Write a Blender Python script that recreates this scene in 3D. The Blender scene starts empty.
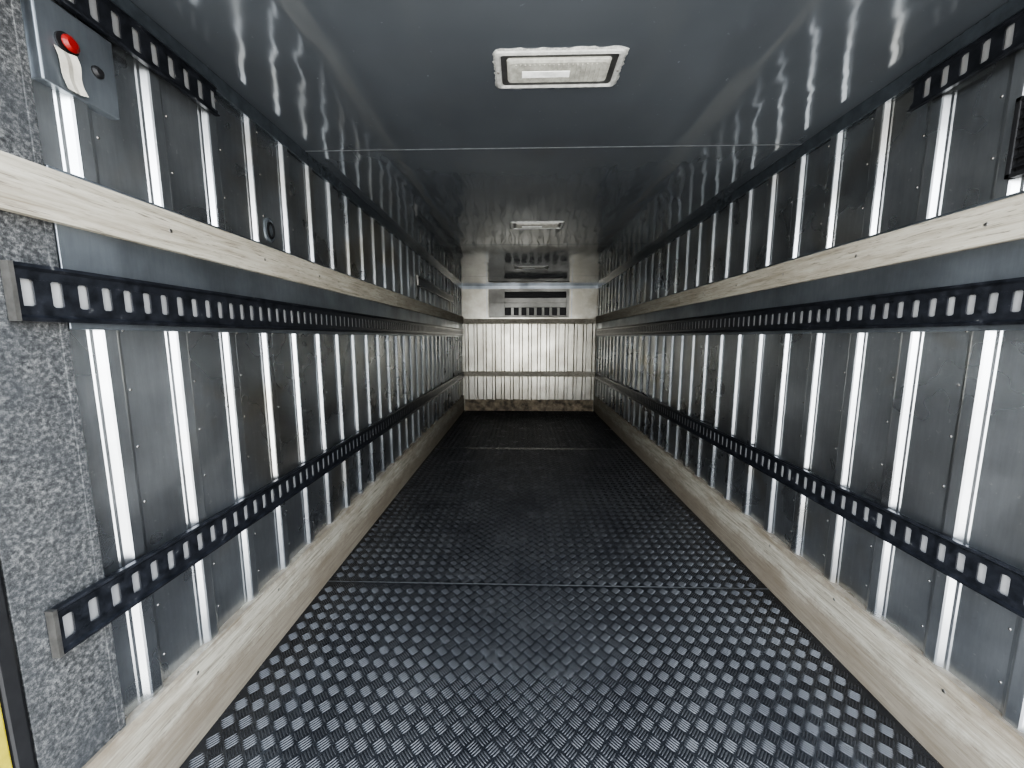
import bpy, math, random
from mathutils import Vector
random.seed(4)
W=1.195; YB=6.58; Y0=0.60; H=2.196
CZ=1.30
# ---------------------------------------------------------------- materials
def new_mat(name):
    m=bpy.data.materials.new(name); m.use_nodes=True
    nt=m.node_tree; b=nt.nodes['Principled BSDF']
    return m,nt,b
def coords(nt,scale=(1,1,1)):
    tc=nt.nodes.new('ShaderNodeTexCoord'); mp=nt.nodes.new('ShaderNodeMapping')
    mp.inputs['Scale'].default_value=scale
    nt.links.new(tc.outputs['Object'],mp.inputs['Vector']); return mp.outputs['Vector']
def noise(nt,vec,scale,detail=4,rough=.55,dist=0):
    n=nt.nodes.new('ShaderNodeTexNoise'); n.inputs['Scale'].default_value=scale
    n.inputs['Detail'].default_value=detail; n.inputs['Roughness'].default_value=rough
    n.inputs['Distortion'].default_value=dist
    nt.links.new(vec,n.inputs['Vector']); return n.outputs['Fac']
def ramp(nt,fac,stops):
    r=nt.nodes.new('ShaderNodeValToRGB'); e=r.color_ramp.elements
    while len(e)<len(stops): e.new(.5)
    for k,(p,c) in enumerate(stops):
        e[k].position=p
        e[k].color=(c,c,c,1) if isinstance(c,(int,float)) else (*c,1)
    nt.links.new(fac,r.inputs['Fac']); return r.outputs['Color']
def mix(nt,fac,a,b,mode='MIX'):
    m=nt.nodes.new('ShaderNodeMix'); m.data_type='RGBA'; m.blend_type=mode
    for s,v in ((m.inputs['Factor'],fac),(m.inputs[6],a),(m.inputs[7],b)):
        if isinstance(v,bpy.types.NodeSocket): nt.links.new(v,s)
        elif isinstance(v,(int,float)): s.default_value=v
        else: s.default_value=(*v,1)
    return m.outputs[2]
def bump(nt,b,h,strength=.2,dist=.01):
    n=nt.nodes.new('ShaderNodeBump'); n.inputs['Strength'].default_value=strength
    n.inputs['Distance'].default_value=dist
    nt.links.new(h,n.inputs['Height']); nt.links.new(n.outputs['Normal'],b.inputs['Normal'])
def setp(b,**k):
    for n,v in k.items():
        n=n.replace('_',' ')
        b.inputs[n].default_value=(*v,1) if isinstance(v,tuple) else v

def steel(name,light,dark,r0,r1,bs=.08,stain=True,metal=1.0,grime=.10):
    m,nt,b=new_mat(name); v=coords(nt)
    c=ramp(nt,noise(nt,v,2.2,6,.6),[(.38,dark),(.62,light)])
    sc=noise(nt,coords(nt,(1,6,.6)),14,4,.7)
    c=mix(nt,.12,c,ramp(nt,sc,[(.35,.35),(.65,1.0)]),'MULTIPLY')
    if stain:
        st=ramp(nt,noise(nt,v,2.3,3,.55,.4),[(.54,0),(.72,.42)])
        c=mix(nt,st,c,(.42,.34,.20))
        sp=ramp(nt,noise(nt,v,60,3,.6),[(.66,0),(.73,.35)])
        c=mix(nt,sp,c,(.85,.85,.82))
        sk=ramp(nt,noise(nt,v,28,5,.75),[(.62,0),(.72,grime)])
        c=mix(nt,sk,c,(.16,.15,.13))
    nt.links.new(c,b.inputs['Base Color'])
    setp(b,Metallic=metal)
    nt.links.new(ramp(nt,noise(nt,v,3,3,.55),[(.35,r0),(.65,r1)]),b.inputs['Roughness'])
    bump(nt,b,noise(nt,v,3.5,2,.5),bs,.05)
    return m
M_wall=steel('corrugated_steel',(.64,.66,.67),(.50,.515,.53),.23,.38,.10,metal=.97)
M_plate=steel('steel_plate',(.36,.39,.42),(.26,.28,.30),.3,.5,.04,False,.9)
M_bright=steel('bright_steel',(.50,.50,.49),(.36,.36,.36),.35,.5,.04,False,.5)
M_back=steel('end_wall_steel',(.43,.415,.37),(.30,.285,.245),.28,.36,.03,False,.97)
M_house=steel('vent_housing_steel',(.27,.268,.25),(.21,.205,.19),.4,.5,.03,False,.7)

m,nt,b=new_mat('track_paint'); v=coords(nt)
c=ramp(nt,noise(nt,v,30,5,.7),[(.35,(.008,.009,.011)),(.65,(.026,.028,.034)),(.75,(.16,.16,.15))])
nt.links.new(c,b.inputs['Base Color']); setp(b,Roughness=.30,Metallic=.15,IOR=1.6); M_track=m

def wood(name,light,mid,dark,dirt,low=0):
    m,nt,b=new_mat(name); v=coords(nt,(6,.6,14))
    g=noise(nt,v,6,8,.65,.6)
    c=ramp(nt,g,[(.3,dark),(.46,mid),(.7,light)])
    d=ramp(nt,noise(nt,coords(nt,(1,.5,2)),5,6,.7),[(.46,0),(.68,dirt)])
    c=mix(nt,d,c,(.18,.15,.11))
    s=ramp(nt,noise(nt,coords(nt,(2,.7,9)),22,4,.7),[(.57,0),(.68,.8)])
    c=mix(nt,s,c,(.10,.085,.065))
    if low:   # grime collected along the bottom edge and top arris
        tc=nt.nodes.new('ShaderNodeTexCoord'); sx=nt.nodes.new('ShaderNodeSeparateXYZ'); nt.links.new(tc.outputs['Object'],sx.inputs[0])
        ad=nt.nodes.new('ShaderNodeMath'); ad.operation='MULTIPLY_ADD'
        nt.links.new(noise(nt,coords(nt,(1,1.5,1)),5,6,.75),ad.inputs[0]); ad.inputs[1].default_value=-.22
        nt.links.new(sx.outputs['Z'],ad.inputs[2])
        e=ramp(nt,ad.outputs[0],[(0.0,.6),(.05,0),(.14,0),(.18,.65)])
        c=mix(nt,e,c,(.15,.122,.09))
    nt.links.new(c,b.inputs['Base Color']); setp(b,Roughness=.6); bump(nt,b,g,.3,.004); return m
M_wood=wood('worn_wood',(.39,.37,.315),(.31,.29,.24),(.18,.16,.12),.55)
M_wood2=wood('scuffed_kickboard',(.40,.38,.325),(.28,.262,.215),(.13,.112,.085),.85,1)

m,nt,b=new_mat('galvanised_post'); v=coords(nt)
g=noise(nt,v,110,5,.85); c=ramp(nt,g,[(.36,(.012,.013,.014)),(.5,(.055,.056,.056)),(.66,(.20,.20,.195))])
c=mix(nt,ramp(nt,noise(nt,v,6,4,.6),[(.4,0),(.7,.6)]),c,(.035,.038,.042))
nt.links.new(c,b.inputs['Base Color']); setp(b,Roughness=.65,Metallic=.0); bump(nt,b,g,.5,.004); M_post=m

m,nt,b=new_mat('ceiling_gloss'); v=coords(nt)
c=ramp(nt,noise(nt,v,1.5,3,.5),[(.35,(.13,.142,.156)),(.65,(.165,.18,.196))])
sp=ramp(nt,noise(nt,v,45,3,.6),[(.70,0),(.76,.4)])
c=mix(nt,sp,c,(.4,.42,.45))
nt.links.new(c,b.inputs['Base Color']); setp(b,IOR=2.0,Metallic=.42)
nt.links.new(ramp(nt,noise(nt,v,4,3,.5),[(.35,.06),(.65,.13)]),b.inputs['Roughness'])
bump(nt,b,noise(nt,coords(nt,(2.2,.7,1)),4.5,1.5,.4),.12,.03); M_ceil=m

m,nt,b=new_mat('tread_floor'); v=coords(nt)
c=ramp(nt,noise(nt,v,2,5,.6),[(.35,(.016,.017,.019)),(.65,(.030,.031,.033))])
sp=ramp(nt,noise(nt,v,35,5,.7),[(.54,0),(.74,.4)])
c=mix(nt,sp,c,(.10,.10,.098))
nt.links.new(c,b.inputs['Base Color']); setp(b,Metallic=.2,IOR=1.7)
nt.links.new(ramp(nt,noise(nt,v,6,6,.7),[(.35,.16),(.65,.30)]),b.inputs['Roughness'])
bump(nt,b,noise(nt,v,120,3,.6),.12,.002); M_floor=m
m,nt,b=new_mat('tread_bar_worn'); v=coords(nt)
c=ramp(nt,noise(nt,v,3,5,.65),[(.35,(.035,.035,.037)),(.65,(.065,.065,.065))])
nt.links.new(c,b.inputs['Base Color']); setp(b,Metallic=.35,Roughness=.38,IOR=1.6); M_bar=m

def plain(name,col,rough=.5,metal=0.0,emit=None,ns=25,var=.3):
    m,nt,b=new_mat(name); v=coords(nt)
    dk=tuple(x*(1-var) for x in col)
    nt.links.new(ramp(nt,noise(nt,v,ns,4,.6),[(.35,dk),(.65,col)]),b.inputs['Base Color'])
    setp(b,Roughness=rough,Metallic=metal)
    if emit: setp(b,Emission_Color=emit[0],Emission_Strength=emit[1])
    return m
M_black=plain('black_rubber',(.015,.015,.016),.5)
M_trim=plain('dark_trim_paint',(.11,.125,.14),.2,.5)
M_seam=plain('aluminium_seam',(.30,.31,.32),.35,.6)
M_fseam=plain('floor_joint',(.13,.13,.128),.45,.3,None,40,.4)
M_white=plain('lamp_frame_paint',(.45,.45,.43),.4,0,None,60,.3)
M_seal=plain('sealant',(.40,.40,.38),.7,0,None,90,.5)
M_lens=plain('lamp_lens',(.45,.445,.40),.12,0,None,40,.3)
M_tube=plain('lamp_tube',(.95,.95,.93),.25)
M_inner=plain('lamp_reflector',(.10,.10,.097),.35,.4)
M_red=plain('red_plastic',(.22,.015,.012),.3)
M_paper=plain('paper_label',(.42,.40,.35),.8)
M_yellow=plain('yellow_marker',(.34,.29,.04),.5)
M_screw=plain('screw_metal',(.3,.29,.27),.4,.9)
M_dirt=plain('grimy_skirting',(.27,.22,.155),.7,0,None,9,.75)

# ---------------------------------------------------------------- mesh builder
class MB:
    def __init__(s): s.v=[];s.f=[];s.m=[];s.mats=[]
    def mi(s,mat):
        if mat not in s.mats: s.mats.append(mat)
        return s.mats.index(mat)
    def box(s,x0,x1,y0,y1,z0,z1,mat):
        x0,x1=sorted((x0,x1)); y0,y1=sorted((y0,y1)); z0,z1=sorted((z0,z1))
        n=len(s.v)
        s.v+=[(x0,y0,z0),(x1,y0,z0),(x1,y1,z0),(x0,y1,z0),(x0,y0,z1),(x1,y0,z1),(x1,y1,z1),(x0,y1,z1)]
        s.f+=[tuple(n+i for i in q) for q in ((0,3,2,1),(4,5,6,7),(0,1,5,4),(1,2,6,5),(2,3,7,6),(3,0,4,7))]
        s.m+=[s.mi(mat)]*6
    def loft(s,rings,mat,cap=True,closed=True):
        n=len(s.v); k=len(rings[0])
        for r in rings: s.v+=[tuple(p) for p in r]
        cnt=0
        for a in range(len(rings)-1):
            for i in range(k if closed else k-1):
                j=(i+1)%k
                s.f.append((n+a*k+i,n+a*k+j,n+(a+1)*k+j,n+(a+1)*k+i)); cnt+=1
        if cap:
            s.f.append(tuple(n+i for i in range(k))[::-1]); s.f.append(tuple(n+(len(rings)-1)*k+i for i in range(k))); cnt+=2
        s.m+=[s.mi(mat)]*cnt
    def disc(s,c,axis,r,h,mat,seg=8,dome=True):
        # domed disc, axis = unit vector direction of protrusion
        a=Vector(axis); u=a.orthogonal().normalized(); w=a.cross(u); c=Vector(c)
        rings=[]
        prof=((r,0),(r,h*.4),(r*.6,h)) if dome else ((r,0),(r,h))
        for rr,hh in prof:
            rings.append([c+a*hh+(u*math.cos(t)+w*math.sin(t))*rr for t in [2*math.pi*i/seg for i in range(seg)]])
        s.loft(rings,mat)
    def obj(s,name,parent=None,bevel=0,smooth=False,fix=True):
        me=bpy.data.meshes.new(name); me.from_pydata(s.v,[],s.f)
        for m in s.mats: me.materials.append(m)
        me.polygons.foreach_set('material_index',s.m)
        if smooth: me.polygons.foreach_set('use_smooth',[True]*len(me.polygons))
        me.update()
        if fix:
            import bmesh
            bm=bmesh.new(); bm.from_mesh(me); bmesh.ops.recalc_face_normals(bm,faces=bm.faces); bm.to_mesh(me); bm.free()
        o=bpy.data.objects.new(name,me); bpy.context.collection.objects.link(o)
        if parent: o.parent=parent
        if bevel:
            b=o.modifiers.new('b','BEVEL'); b.width=bevel; b.segments=2; b.limit_method='ANGLE'
        return o
def empty(name):
    e=bpy.data.objects.new(name,None); bpy.context.collection.objects.link(e); return e

# ---------------------------------------------------------------- floor
mb=MB()
seams=[1.82,4.27]
edges=[Y0-.02]+seams+[YB]
for a,b_ in zip(edges[:-1],edges[1:]):
    mb.box(-W,W,a+.002,b_-.002,-.05,0,M_floor)
for y in seams: mb.box(-W+.03,W-.03,y-.003,y+.003,-.03,.0012,M_fseam)
S=.043; q=S/math.sqrt(2)
fi=mb.mi(M_bar)
L=.0205
nx=int((W-.05)/q); ny=int((YB-Y0)/q)
for i in range(-nx,nx+1):
    for j in range(ny+1):
        if (i+j)%2: continue
        cx=i*q; cy=Y0+.03+j*q
        if cy>YB-.05 or any(abs(cy-s)<.024 for s in seams): continue
        d=1 if i%2 else -1
        ux,uy=math.sqrt(.5),d*math.sqrt(.5); px,py=-uy,ux
        for k in range(-2,3):
            ox=cx+px*k*.0086; oy=cy+py*k*.0086
            l=L*(1-.06*abs(k)); w=.0027; h=.0022; t=.0009
            n=len(mb.v)
            for (a,c_,z) in ((-l,0,0),(-l*.55,-w,0),(l*.55,-w,0),(l,0,0),(l*.55,w,0),(-l*.55,w,0),
                             (-l*.75,0,h),(-l*.45,-t,h),(l*.45,-t,h),(l*.75,0,h),(l*.45,t,h),(-l*.45,t,h)):
                mb.v.append((ox+ux*a+px*c_,oy+uy*a+py*c_,z))
            fs=[(g,(g+1)%6,(g+1)%6+6,g+6) for g in range(6)]+[(6,7,8,9,10,11)]
            mb.f+=[tuple(n+t_ for t_ in f) for f in fs]; mb.m+=[fi]*7
mb.obj('floor',fix=False)

# ---------------------------------------------------------------- ceiling
mb=MB()
cs=[1.885,3.72,5.55]; ce=[Y0-.02]+cs+[YB+.05]
for a,b_ in zip(ce[:-1],ce[1:]): mb.box(-W-.05,W+.05,a+.001,b_-.001,H,H+.06,M_ceil)
for y in cs:
    mb.box(-W+.02,W-.02,y-.003,y+.003,H-.001,H+.03,M_seam if y<2 else M_trim)
mb.obj('ceiling')

# ---------------------------------------------------------------- side walls
RIBH=.018
ribs_l=[.928+.2*i for i in range(-1,29)]
ribs_r=[.90+.2*i for i in range(0,29)]
def side(sgn,name,ribs):
    X=lambda d: sgn*(W-d)
    mb=MB()
    mb.box(sgn*W,sgn*(W+.06),Y0-.02,YB+.05,-.05,H+.0,M_plate)
    pts=[(Y0,.001)]
    for r in ribs:
        if r-.035<.85 or r+.03>YB: continue
        pts+=[(r-.040,.0015),(r-.036,.004),(r-.029,.005),(r-.0185,RIBH-.0025),(r-.014,RIBH),(r+.013,RIBH),(r+.018,RIBH-.002),(r+.028,.004),(r+.034,.003),(r+.036,.0015)]
    pts.append((YB,.001))
    zt=CZ+.84
    mb.loft([[(X(d),y,0.0) for y,d in pts],[(X(d),y,zt) for y,d in pts]],M_wall,cap=False,closed=False)
    # rivets beside ribs
    for r in ribs:
        if r<.9 or r+.05>YB or r>4.5: continue
        z=.36
        while z<zt:
            mb.disc((X(.001),r+.045,z),(-sgn,0,0),.004,.0025,M_screw,6)
            z+=.16
    mb.obj(name)
    t=MB()
    t.box(X(0),X(.022),Y0,YB,zt,H,M_trim)
    t.obj('trim_1' if sgn<0 else 'trim_2',bevel=.003)
    p=MB()
    p.box(X(0),X(RIBH+.004),.84,YB,CZ+.02,CZ+.38,M_plate)
    p.obj('trim_3' if sgn<0 else 'trim_4',bevel=.002)
    # boards
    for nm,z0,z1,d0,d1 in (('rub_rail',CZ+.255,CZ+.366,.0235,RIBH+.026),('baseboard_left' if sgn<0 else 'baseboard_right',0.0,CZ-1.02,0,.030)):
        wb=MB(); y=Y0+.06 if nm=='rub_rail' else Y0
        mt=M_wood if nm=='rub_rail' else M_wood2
        while y<YB-.06:
            ye=min(y+2.42,YB-.045)
            wb.box(X(d0),X(d1),y+.0015,ye-.0015,z0,z1,mt)
            yy=y+.04
            while yy<ye:
                for zz in ((z0+z1)/2,) if nm=='rub_rail' else (z1-.05,):
                    wb.disc((X(d1-.0005),yy,zz),(-sgn,0,0),.006,.002,M_screw,8)
                yy+=.4
            y=ye
        wb.obj(nm,bevel=.004)
side(-1,'wall_left',ribs_l); side(1,'wall_right',ribs_r)

# ---------------------------------------------------------------- cargo tracks
def track(sgn,z0,z1,ya,yb,d0,off=0):
    X=lambda d: sgn*(W-d)
    mb=MB(); zc=(z0+z1)/2; sh=.028
    mb.box(X(d0),X(d0+.002),ya,yb,z0+.01,z1-.01,M_bright)
    def prof(z_a,z_b,flip):
        # outer lip + step down to slotted face
        pr=[(z_a,0.001),(z_a,.015),(z_a+(z_b-z_a)*.22,.017),(z_a+(z_b-z_a)*.42,.010),(z_b,.010),(z_b,.007),(z_a+(z_b-z_a)*.35,.007),(z_a+(z_b-z_a)*.15,.002)]
        mb.loft([[(X(d0+d),ya,z) for z,d in pr],[(X(d0+d),yb,z) for z,d in pr]],M_track)
    prof(z1,zc+sh,0); prof(z0,zc-sh,0)
    y=ya+.012; P=.05
    mb.box(X(d0+.002),X(d0+.010),ya,ya+.012,zc-sh,zc+sh,M_track)
    g=.004
    def web(a,e):
        # web between slots, flaring at top and bottom so the slot corners are rounded
        rg=[]
        for z,gg in ((-sh,g),(-sh+.0018,g*.45),(-sh+g,0),(sh-g,0),(sh-.0018,g*.45),(sh,g)):
            rg.append([(X(d0+.006),a-gg,zc+z),(X(d0+.0095),a-gg,zc+z),(X(d0+.0095),e+gg,zc+z),(X(d0+.006),e+gg,zc+z)])
        mb.loft(rg,M_track)
    while y<yb:
        a=y+.0205; e=min(y+P,yb-.005)
        if a<yb-.01: web(a,e)
        y+=P
    mb.box(X(d0),X(d0+.018),ya-.008,ya,z0,z1,M_screw)
    return mb.obj('cargo_track')
for sgn in (-1,1):
    track(sgn,CZ+.035,CZ+.155,.745,YB-.05,.0235)
    track(sgn,CZ-.71,CZ-.597,.725,YB-.05,.0235)
    track(sgn,CZ+.748,CZ+.838,.85,1.335 if sgn<0 else 1.37,.0235)
track(-1,CZ+.52,CZ+.62,3.75,5.7,.0235)

# ---------------------------------------------------------------- posts at the opening
for sgn in (-1,1):
    X=lambda d: sgn*(W-d)
    e=empty('door_post')
    mb=MB()
    mb.box(X(0),X(.020),.67,.836,0,H,M_post)
    mb.box(X(.020),X(.023),.820,.836,0,H,M_post)
    mb.obj('post_face',e,.003)
    mb=MB(); mb.box(X(0),X(.023),.635,.668,0,H,M_black); mb.obj('rubber_seal',e,.006)
    mb=MB(); mb.box(X(0),X(.023),.60,.633,0,H,M_yellow if sgn<0 else M_plate); mb.obj('edge_strip',e,.003)

# ---------------------------------------------------------------- end wall
mb=MB()
mb.box(-W-.06,W+.06,YB,YB+.06,-.05,H,M_back)
pts=[(-W,.001)]
x=-W+.09
while x<W-.05:
    pts+=[(x-.034,.002),(x-.020,.022),(x+.020,.022),(x+.034,.002)]; x+=.16
pts.append((W,.001))
mb.loft([[(a,YB-d,0) for a,d in pts],[(a,YB-d,CZ+.33) for a,d in pts]],M_back,cap=False,closed=False)
mb.obj('wall_back')
def wx(px): return (px-522)/56.9-.125
mb=MB(); mb.box(-W,W,YB-.042,YB-.023,CZ+.245,CZ+.33,M_wood); mb.obj('rub_rail',bevel=.004)
mb=MB(); mb.box(-W,W,YB-.042,YB-.023,CZ-.68,CZ-.59,M_wood); mb.obj('rub_rail',bevel=.004)
mb=MB(); mb.box(-W+.05,W-.05,YB-.045,YB,0,.20,M_dirt); mb.obj('baseboard_back',bevel=.004)
# upper panel joints
mb=MB()
for x in (wx(487),wx(571)): mb.box(x-.006,x+.006,YB-.006,YB,CZ+.34,H,M_plate)
mb.box(-W,W,YB-.014,YB,H-.05,H,M_plate)
mb.obj('trim_5')
# air vent housing
e=empty('air_vent')
mb=MB()
xa,xb=wx(489),wx(568); za,zb=CZ+.36,CZ+.83
yf=YB-.09
def frame(mb,x0,x1,z0,z1,hx0,hx1,hz0,hz1,ya,yb,mat):
    mb.box(x0,hx0,ya,yb,z0,z1,mat); mb.box(hx1,x1,ya,yb,z0,z1,mat)
    mb.box(hx0,hx1,ya,yb,z0,hz0,mat); mb.box(hx0,hx1,ya,yb,hz1,z1,mat)
sx0,sx1=wx(505),wx(565)
frame(mb,xa,xb,CZ+.60,zb,sx0,sx1,CZ+.685,CZ+.785,yf,yf+.02,M_house)
frame(mb,xa,xb,za,CZ+.60,sx0,sx1,za+.03,CZ+.52,yf,yf+.02,M_house)
n=8; dx=(sx1-sx0)/n
for i in range(1,n): mb.box(sx0+dx*i-.025,sx0+dx*i+.025,yf+.002,yf+.02,za+.03,CZ+.52,M_house)
mb.box(xa,xa+.02,yf+.02,YB,za,zb,M_house); mb.box(xb-.02,xb,yf+.02,YB,za,zb,M_house)
mb.box(xa,xb,yf+.02,YB,za,za+.02,M_house); mb.box(xa,xb,yf+.02,YB,zb-.02,zb,M_house)
mb.obj('housing',e,.003)
mb=MB(); mb.box(xa+.02,xb-.02,YB-.01,YB-.002,za+.02,zb-.02,M_black)
for i in range(3): mb.box(sx0,sx1,yf+.03,yf+.045,CZ+.70+i*.03,CZ+.706+i*.03,M_black)
mb.obj('dark_interior',e)

# ---------------------------------------------------------------- ceiling lamps
def lamp(yc):
    e=empty('ceiling_lamp')
    hw,hd=.207,.086; xc=-.008
    mb=MB()
    N=96
    def rr(t,a,b_,p=16):
        c,s=math.cos(t),math.sin(t); k=1/((abs(c)**p+abs(s)**p)**(1/p)); return a*c*k,b_*s*k
    o=[];i_=[]
    for k in range(N):
        t=2*math.pi*k/N; g=random.uniform(.003,.010); x,y=rr(t,hw+g,hd+g); o.append((xc+x,yc+y,H-.002))
        x,y=rr(t,hw-.01,hd-.01); i_.append((xc+x,yc+y,H-.003))
    top=[(p[0],p[1],H+.001) for p in o]
    mb.loft([top,o,i_],M_seal,cap=False); mb.obj('sealant_bead',e,smooth=True)
    mb=MB()
    def R(a,b_,z,p=16): 
        out=[]
        for x,y in ((a,b_),(-a,b_),(-a,-b_),(a,-b_)):
            sx,sy=math.copysign(1,x),math.copysign(1,y); r=min(.012,b_*.3)
            arc=[(r*math.cos(t),r*math.sin(t)) for t in (0,math.pi/6,math.pi/3,math.pi/2)]
            if sx*sy<0: arc=arc[::-1]
            for ax,ay in arc: out.append((xc+x-sx*r+sx*ax,yc+y-sy*r+sy*ay,z))
        return out
    mb.loft([R(hw,hd,H-.001),R(hw-.002,hd-.002,H-.007),R(hw-.012,hd-.009,H-.010),R(hw-.015,hd-.012,H-.008),R(hw-.018,hd-.014,H-.003)],M_white,cap=False)
    mb.loft([R(hw-.016,hd-.012,H-.0025),R(hw-.050,hd-.040,H-.0015)],M_inner,cap=False)
    mb.obj('frame',e)
    mb=MB(); mb.loft([R(hw-.036,hd-.030,H-.001),R(hw-.039,hd-.033,H-.008),R(hw-.048,hd-.040,H-.012)],M_lens)
    for k in range(-9,10): mb.box(xc+k*.0155-.0025,xc+k*.0155+.0025,yc-.040,yc+.040,H-.0145,H-.0118,M_lens)
    mb.obj('lens',e)
    mb=MB(); mb.box(xc-.12,xc+.04,yc-.014,yc+.016,H-.0165,H-.0145,M_tube)
    mb.obj('tube',e,.001)
    for sx in (-1,1):
        mb=MB(); mb.disc((xc+sx*(hw-.007),yc,H-.009),(0,0,-1),.0045,.003,M_screw,10); mb.obj('screw',e)
for yc in (1.366,3.09,4.87): lamp(yc)

# ---------------------------------------------------------------- emergency button panel (left wall, near opening)
XL=-W
e=empty('emergency_stop_switch')
mb=MB(); mb.box(XL,XL+.028,.852,1.01,CZ+.56,CZ+.742,M_plate); mb.obj('back_plate',e,.003)
mb=MB(); mb.disc((XL+.028,.905,CZ+.665),(1,0,0),.022,.005,M_black,24,False)
mb.disc((XL+.033,.905,CZ+.665),(1,0,0),.009,.006,M_red,16,False)
mb.disc((XL+.038,.905,CZ+.665),(1,0,0),.017,.008,M_red,24); mb.obj('red_button',e,smooth=False)
mb=MB(); mb.disc((XL+.028,.965,CZ+.645),(1,0,0),.013,.010,M_black,20); mb.obj('black_knob',e)
mb=MB()
rings=[]
for k in range(9):
    t=k/8; z=CZ+.643-t*.080; off=.036+.003*math.sin(t*7)
    w=.019+.001*math.sin(t*5+1)
    yc=.895+.014*t
    rings.append([(XL+off,yc-w,z),(XL+off+.002,yc-.3*w,z-.002),(XL+off-.001,yc+.3*w,z),(XL+off+.003,yc+w,z+.003),(XL+off+.002,yc+w,z+.003),(XL+off-.002,yc+.3*w,z),(XL+off+.001,yc-.3*w,z-.002),(XL+off-.001,yc-w,z)])
mb.loft(rings,M_paper)
mb.obj('paper_tag',e)

# oval lashing ring plate (left)
e=empty('lashing_ring_plate')
mb=MB(); N=24
def ov(a,b_,d): return [(XL+d,1.60+a*math.cos(2*math.pi*k/N),CZ+.45+b_*math.sin(2*math.pi*k/N)) for k in range(N)]
mb.loft([ov(.032,.05,.001),ov(.032,.05,.008),ov(.024,.042,.010),ov(.019,.036,.004)],M_plate); mb.obj('oval_plate',e)
mb=MB(); mb.loft([ov(.021,.034,.008),ov(.021,.034,.013),ov(.014,.026,.013),ov(.014,.026,.008)],M_black,cap=False); mb.obj('ring',e)

# louvred vent (right, at frame edge)
e=empty('louvre_vent')
XR=W
mb=MB()
y0,y1,z0,z1=.885,1.085,CZ+.42,CZ+.62
mb.box(XR,XR-.034,y0,y1,z0,z0+.012,M_black); mb.box(XR,XR-.034,y0,y1,z1-.012,z1,M_black)
mb.box(XR,XR-.034,y0,y0+.012,z0,z1,M_black); mb.box(XR,XR-.034,y1-.012,y1,z0,z1,M_black)
mb.box(XR,XR-.022,y0+.012,y1-.012,z0+.012,z1-.012,M_black)
mb.obj('vent_frame',e,.002)
mb=MB()
for k in range(7):
    z=z0+.024+k*.024
    mb.loft([[(XR-.022,y,z+.012),(XR-.032,y,z),(XR-.032,y,z-.002),(XR-.022,y,z+.008)] for y in (y0+.012,y1-.012)],M_black)
mb.obj('slats',e)

# ---------------------------------------------------------------- world: bright yard beyond the open doors
w=bpy.data.worlds.new('daylight'); bpy.context.scene.world=w; w.use_nodes=True
nt=w.node_tree; bg=nt.nodes['Background']
tc=nt.nodes.new('ShaderNodeTexCoord'); sp=nt.nodes.new('ShaderNodeSeparateXYZ')
nt.links.new(tc.outputs['Generated'],sp.inputs[0])
mr=nt.nodes.new('ShaderNodeMapRange'); mr.inputs[1].default_value=-1; mr.inputs[2].default_value=1
nt.links.new(sp.outputs['Z'],mr.inputs[0])
c=ramp(nt,mr.outputs[0],[(0,(.45,.45,.445)),(.47,(.55,.55,.54)),(.50,(.90,.91,.92)),(.58,(.95,.97,1.0)),(1.0,(.66,.80,1.0))])
nt.links.new(c,bg.inputs['Color']); bg.inputs['Strength'].default_value=6.5

# ---------------------------------------------------------------- camera
cam=bpy.data.cameras.new('camera'); co=bpy.data.objects.new('camera',cam); bpy.context.collection.objects.link(co)
cam.sensor_width=36; cam.lens=370/1024*36; cam.clip_start=.02
co.location=(-.125,0,CZ)
p=math.atan(46/370); yw=math.atan(10/372)
co.rotation_euler=(math.pi/2-p,0,yw)
bpy.context.scene.camera=co
vs=bpy.context.scene.view_settings
vs.view_transform='AgX'
try: vs.look='AgX - High Contrast'
except Exception as ex: print(ex)
vs.exposure=.4
